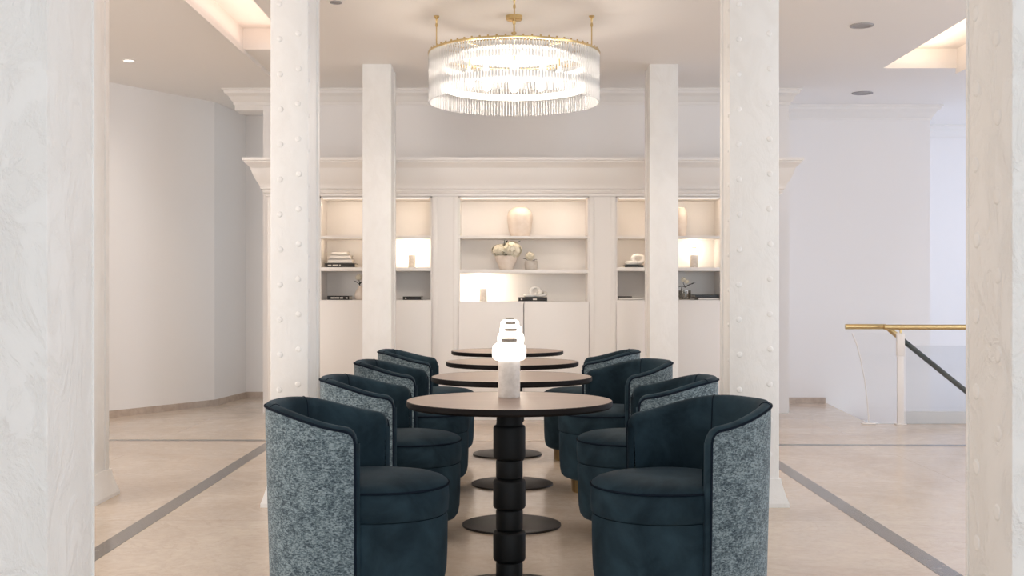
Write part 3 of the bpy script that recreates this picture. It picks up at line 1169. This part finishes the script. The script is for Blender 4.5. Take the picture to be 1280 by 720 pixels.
GB = 'books lying in the shelving niches'
_, zt = book(406, 443.5, 0.05, Z2S, 0.035, 0.22, M_BOOKBLACK, 'wide black book at the bottom of the stack on the passage-side upper shelf', GB, [(0.1, 0.22), (0.26, 0.45), (0.48, 0.53)])
_, zt = book(410, 440, 0.06, zt, 0.038, 0.20, M_BOOKWHITE, 'pale book lying on the wide black book, passage-side bay', GB)
_, zt = book(412, 438, 0.06, zt + 0.0, 0.036, 0.19, M_BOOKWHITE, 'pale book in the middle of the passage-side stack', GB)
_, zt = book(415, 434, 0.07, zt, 0.034, 0.17, M_BOOKWHITE, 'smallest pale book topping the passage-side stack', GB)
book(409, 436.5, 0.04, ZCS, 0.036, 0.22, M_BOOKBLACK, 'black book with pale spine lettering, passage-side counter beside the bud vase', GB, [(0.16, 0.30), (0.33, 0.55), (0.58, 0.72), (0.84, 0.93)])
book(503.5, 526.5, 0.04, ZCS, 0.030, 0.22, M_BOOKBLACK, 'black book lying below the glaring niche lamp', GB, [(0.12, 0.2)])
_, zt = book(648, 684, 0.04, ZCC, 0.036, 0.24, M_BOOKBLACK, 'black book under the cream knot ornament on the middle counter', GB, [(0.08, 0.14), (0.50, 0.64)])
zknot = zt
_, zt = book(781, 804.5, 0.05, Z2S, 0.020, 0.20, M_BOOKBLACK, 'thin black book under the white ornament beside the slim column', GB)
zorn = zt
_, zt = book(773, 803, 0.04, ZCS, 0.022, 0.24, M_BOOKWHITE, 'pale book lying below the white ornament niche', GB)
book(773, 790, 0.05, zt, 0.009, 0.18, M_BOOKBLACK, 'thin black notebook lying on the pale book', GB)
_, zt = book(873, 899, 0.03, ZCS, 0.020, 0.24, M_BOOKWHITE, 'pale book at the bottom of the pair below the softly lit lamp', GB)
book(869, 899, 0.04, zt, 0.026, 0.24, M_BOOKGREY, 'charcoal book on top of a pale book below the softly lit lamp', GB)


# knot-shaped ornaments
def link_ornament(px, dy, z, rings, label):
    """thick plaster chain links lying through one another"""
    x, d = SX(px, dy)
    r = empty('link_ornament', (x, d, z + LIFT))
    tag(r, label, 'ornament')
    for (cx, cy, R, rr, sx, tilt, turn) in rings:
        m = Matrix.Rotation(turn, 4, 'Z') @ Matrix.Rotation(tilt, 4, 'X')
        pts = [m @ Vector((R * sx * cos(2 * pi * i / 48), R * sin(2 * pi * i / 48), 0)) for i in range(48)]
        lo = min(p.z for p in pts) - rr * (1.0 if tilt > 1 or tilt == 0 else 1.02)
        MB().tube([(p.x + cx, p.y + cy, p.z - lo) for p in pts], rr, 12, closed=True).build('ring', M_PLASTER, r, ang=80)
    return r


link_ornament(669, 0.14, zknot, [(-0.048, 0.0, 0.040, 0.014, 1.15, 0.0, 0.2), (0.005, 0.0, 0.040, 0.014, 1.15, 1.25, 0.15), (0.055, 0.0, 0.040, 0.014, 1.1, 0.35, -0.2)],
              'cream chain link ornament lying on the black book in the middle bay')
link_ornament(795, 0.13, zorn, [(-0.045, 0.0, 0.036, 0.019, 1.1, 0.0, 0.2), (0.018, 0.0, 0.036, 0.019, 1.35, 1.45, 0.2)],
              'chunky white chain link ornament on a thin black book')

# round jars under the mantel
for px, R, lab in ((650, 0.118, 'round cream jar on the top shelf of the middle bay'), (851, 0.060, 'round cream jar peeking out behind the slim column on the top shelf')):
    x, d = SX(px, 0.19)
    r = empty('round_jar', (x, d, Z1 + LIFT))
    tag(r, lab, 'jar')
    H_ = 0.27
    pr = [(0, 0), (R * 0.66, 0), (R * 0.74, 0.008), (R * 0.86, H_ * 0.2), (R * 0.95, H_ * 0.45), (R, H_ * 0.70), (R * 0.9, H_ * 0.84), (R * 0.66, H_ * 0.95), (R * 0.5, H_), (R * 0.44, H_), (R * 0.42, H_ * 0.95), (0, H_ * 0.9)]
    MB().lathe(pr, n=40).build('body', M_CERAMIC, r, ang=60)


# flowers
def flower_head(b, c, R, n, sq=0.9):
    """a ball of small four-petalled florets"""
    for i in range(n):
        t = (i + 0.5) / n
        ph = math.acos(1 - 2 * t)
        th = pi * (1 + 5 ** 0.5) * i
        nrm = Vector((sin(ph) * cos(th), sin(ph) * sin(th), cos(ph)))
        p = Vector(c) + Vector((nrm.x * R, nrm.y * R, nrm.z * R * sq)) * random.uniform(0.84, 1.06)
        u = nrm.orthogonal().normalized()
        w = nrm.cross(u)
        a0 = random.uniform(0, pi)
        s = R * 0.30
        for k in range(4):
            a = a0 + k * pi / 2
            e = u * cos(a) + w * sin(a)
            g_ = nrm.cross(e)
            b.poly([p, p + e * s * 0.6 + g_ * s * 0.45 + nrm * s * 0.25, p + e * s * 1.05 + nrm * s * 0.12, p + e * s * 0.6 - g_ * s * 0.45 + nrm * s * 0.25])
    bmesh.ops.create_icosphere(b.b, subdivisions=2, radius=R * 0.74, matrix=Matrix.Translation(c) @ Matrix.Diagonal((1, 1, sq, 1)))


def leaf(b, p, d, L, wd):
    d = Vector(d).normalized()
    s = d.cross(Vector((0, -0.3, 1))).normalized()
    up = s.cross(d)
    rows = []
    for k in range(6):
        t = k / 5
        w = wd * sin(pi * min(1, t * 0.92 + 0.06))
        m = Vector(p) + d * L * t - Vector((0, 0, 1)) * L * 0.25 * t * t
        rows.append([m - s * w + up * w * 0.25, m, m + s * w + up * w * 0.25])
    b.grid(rows)


def flower_bowl(px, dy, z, label, bowl_prof, m_bowl, heads, leaves, name='flower_bowl'):
    x, d = SX(px, dy)
    r = empty(name, (x, d, z + LIFT))
    tag(r, label, 'flowers')
    MB().lathe(bowl_prof, n=40).build('bowl', m_bowl, r, ang=50)
    for c, R, n in heads:
        b = MB()
        flower_head(b, c, R, n)
        b.build('flower_head', M_PETAL, r, ang=60)
    for p, dd, L, wd in leaves:
        b = MB()
        leaf(b, p, dd, L, wd)
        b.build('leaf', M_LEAF, r, ang=80)
    return r


flower_bowl(633, 0.15, Z2C, 'cream bowl filled with big white hydrangea heads and dark leaves',
            [(0, 0), (0.055, 0), (0.062, 0.006), (0.075, 0.04), (0.098, 0.09), (0.108, 0.125), (0.104, 0.128), (0.094, 0.10), (0, 0.09)], M_CERAMIC,
            [((-0.062, -0.01, 0.175), 0.066, 90), ((0.052, -0.03, 0.180), 0.082, 120), ((0.0, 0.05, 0.19), 0.06, 70)],
            [((-0.07, -0.05, 0.135), (-1, -0.5, 0.35), 0.07, 0.018), ((-0.02, -0.07, 0.135), (0.5, -1, 0.1), 0.05, 0.016), ((-0.02, -0.04, 0.22), (0.1, -0.3, 1), 0.075, 0.02),
             ((0.10, -0.03, 0.24), (0.7, -0.2, 0.8), 0.05, 0.012), ((0.0, -0.02, 0.235), (0.3, -0.2, 1), 0.05, 0.018), ((-0.01, -0.09, 0.15), (-0.6, -0.4, 0.3), 0.05, 0.016)])
flower_bowl(664, 0.15, Z2C, 'small grey-beige pot with one white bloom beside the hydrangea bowl',
            [(0, 0), (0.05, 0), (0.056, 0.005), (0.062, 0.05), (0.056, 0.082), (0.05, 0.084), (0.048, 0.075), (0, 0.07)], M_STONEPOT,
            [((-0.012, -0.02, 0.125), 0.040, 60)],
            [((-0.03, -0.03, 0.085), (-1, -0.4, 0.6), 0.06, 0.016), ((0.012, -0.05, 0.085), (0.4, -1, 0.1), 0.04, 0.014), ((0.02, -0.03, 0.085), (0.8, -0.5, 0.4), 0.045, 0.013)], 'flower_pot')
# bud vase in the passage-side bay
x, d = SX(450.5, 0.13)
r = empty('bud_vase', (x, d, ZCS + LIFT))
tag(r, 'pinkish bud vase with leafy white flower, half behind the slim column', 'flowers')
MB().lathe([(0, 0), (0.035, 0), (0.05, 0.02), (0.054, 0.05), (0.042, 0.085), (0.02, 0.11), (0.022, 0.125), (0.017, 0.125), (0.015, 0.11), (0, 0.1)], n=28).build('vase', M_CERAMIC, r, ang=60)
MB().tube([(0, 0, 0.1), (-0.006, -0.01, 0.15), (-0.012, -0.016, 0.19)], 0.003, 6).build('stem', M_TWIG, r)
b = MB()
flower_head(b, (-0.012, -0.02, 0.205), 0.030, 45)
b.build('flower_head', M_PETAL, r, ang=60)
for dd, L in (((-0.8, -0.5, 0.9), 0.085), ((0.4, -0.6, 0.8), 0.06)):
    b = MB()
    leaf(b, (-0.006, -0.012, 0.135), dd, L, 0.017)
    b.build('leaf', M_LEAF, r, ang=80)
# glass bowl with a twig in the handrail-side bay
x, d = SX(856, 0.12)
r = empty('twig_bowl', (x, d, ZCS + LIFT))
tag(r, 'small smoky glass bowl holding a dark leafy twig with white blossom', 'flowers')
MB().lathe([(0, 0.004), (0.05, 0.004), (0.056, 0.03), (0.056, 0.085), (0.053, 0.085), (0.053, 0.032), (0.048, 0.008), (0, 0.008)], n=28).build('bowl', M_BOWLGLASS, r, ang=60)
MB().lathe([(0, 0), (0.05, 0), (0.05, 0.004), (0, 0.004)], n=28).build('bowl_foot', M_STONEPOT, r)
tw = MB()
tw.tube([(-0.02, 0, 0.01), (-0.035, -0.02, 0.09), (-0.03, -0.03, 0.125), (0.0, -0.03, 0.115), (0.04, -0.03, 0.14), (0.075, -0.03, 0.150)], [0.004, 0.004, 0.0045, 0.0045, 0.004, 0.003], 6)
tw.tube([(0.0, -0.03, 0.115), (-0.02, -0.04, 0.15), (-0.015, -0.04, 0.18)], 0.0025, 6)
tw.build('twig', M_TWIG, r)
for c, R in (((-0.018, -0.04, 0.185), 0.026), ((0.01, -0.045, 0.165), 0.020)):
    b = MB()
    flower_head(b, c, R, 36)
    b.build('flower_head', M_PETAL, r, ang=60)
for p, dd, L in (((0.05, -0.03, 0.143), (1, -0.2, 0.5), 0.05), ((-0.03, -0.03, 0.12), (-1, -0.3, 0.1), 0.035), ((0.02, -0.03, 0.125), (0.3, -0.8, 0.6), 0.035)):
    b = MB()
    leaf(b, p, dd, L, 0.010)
    b.build('leaf', M_LEAF, r, ang=80)
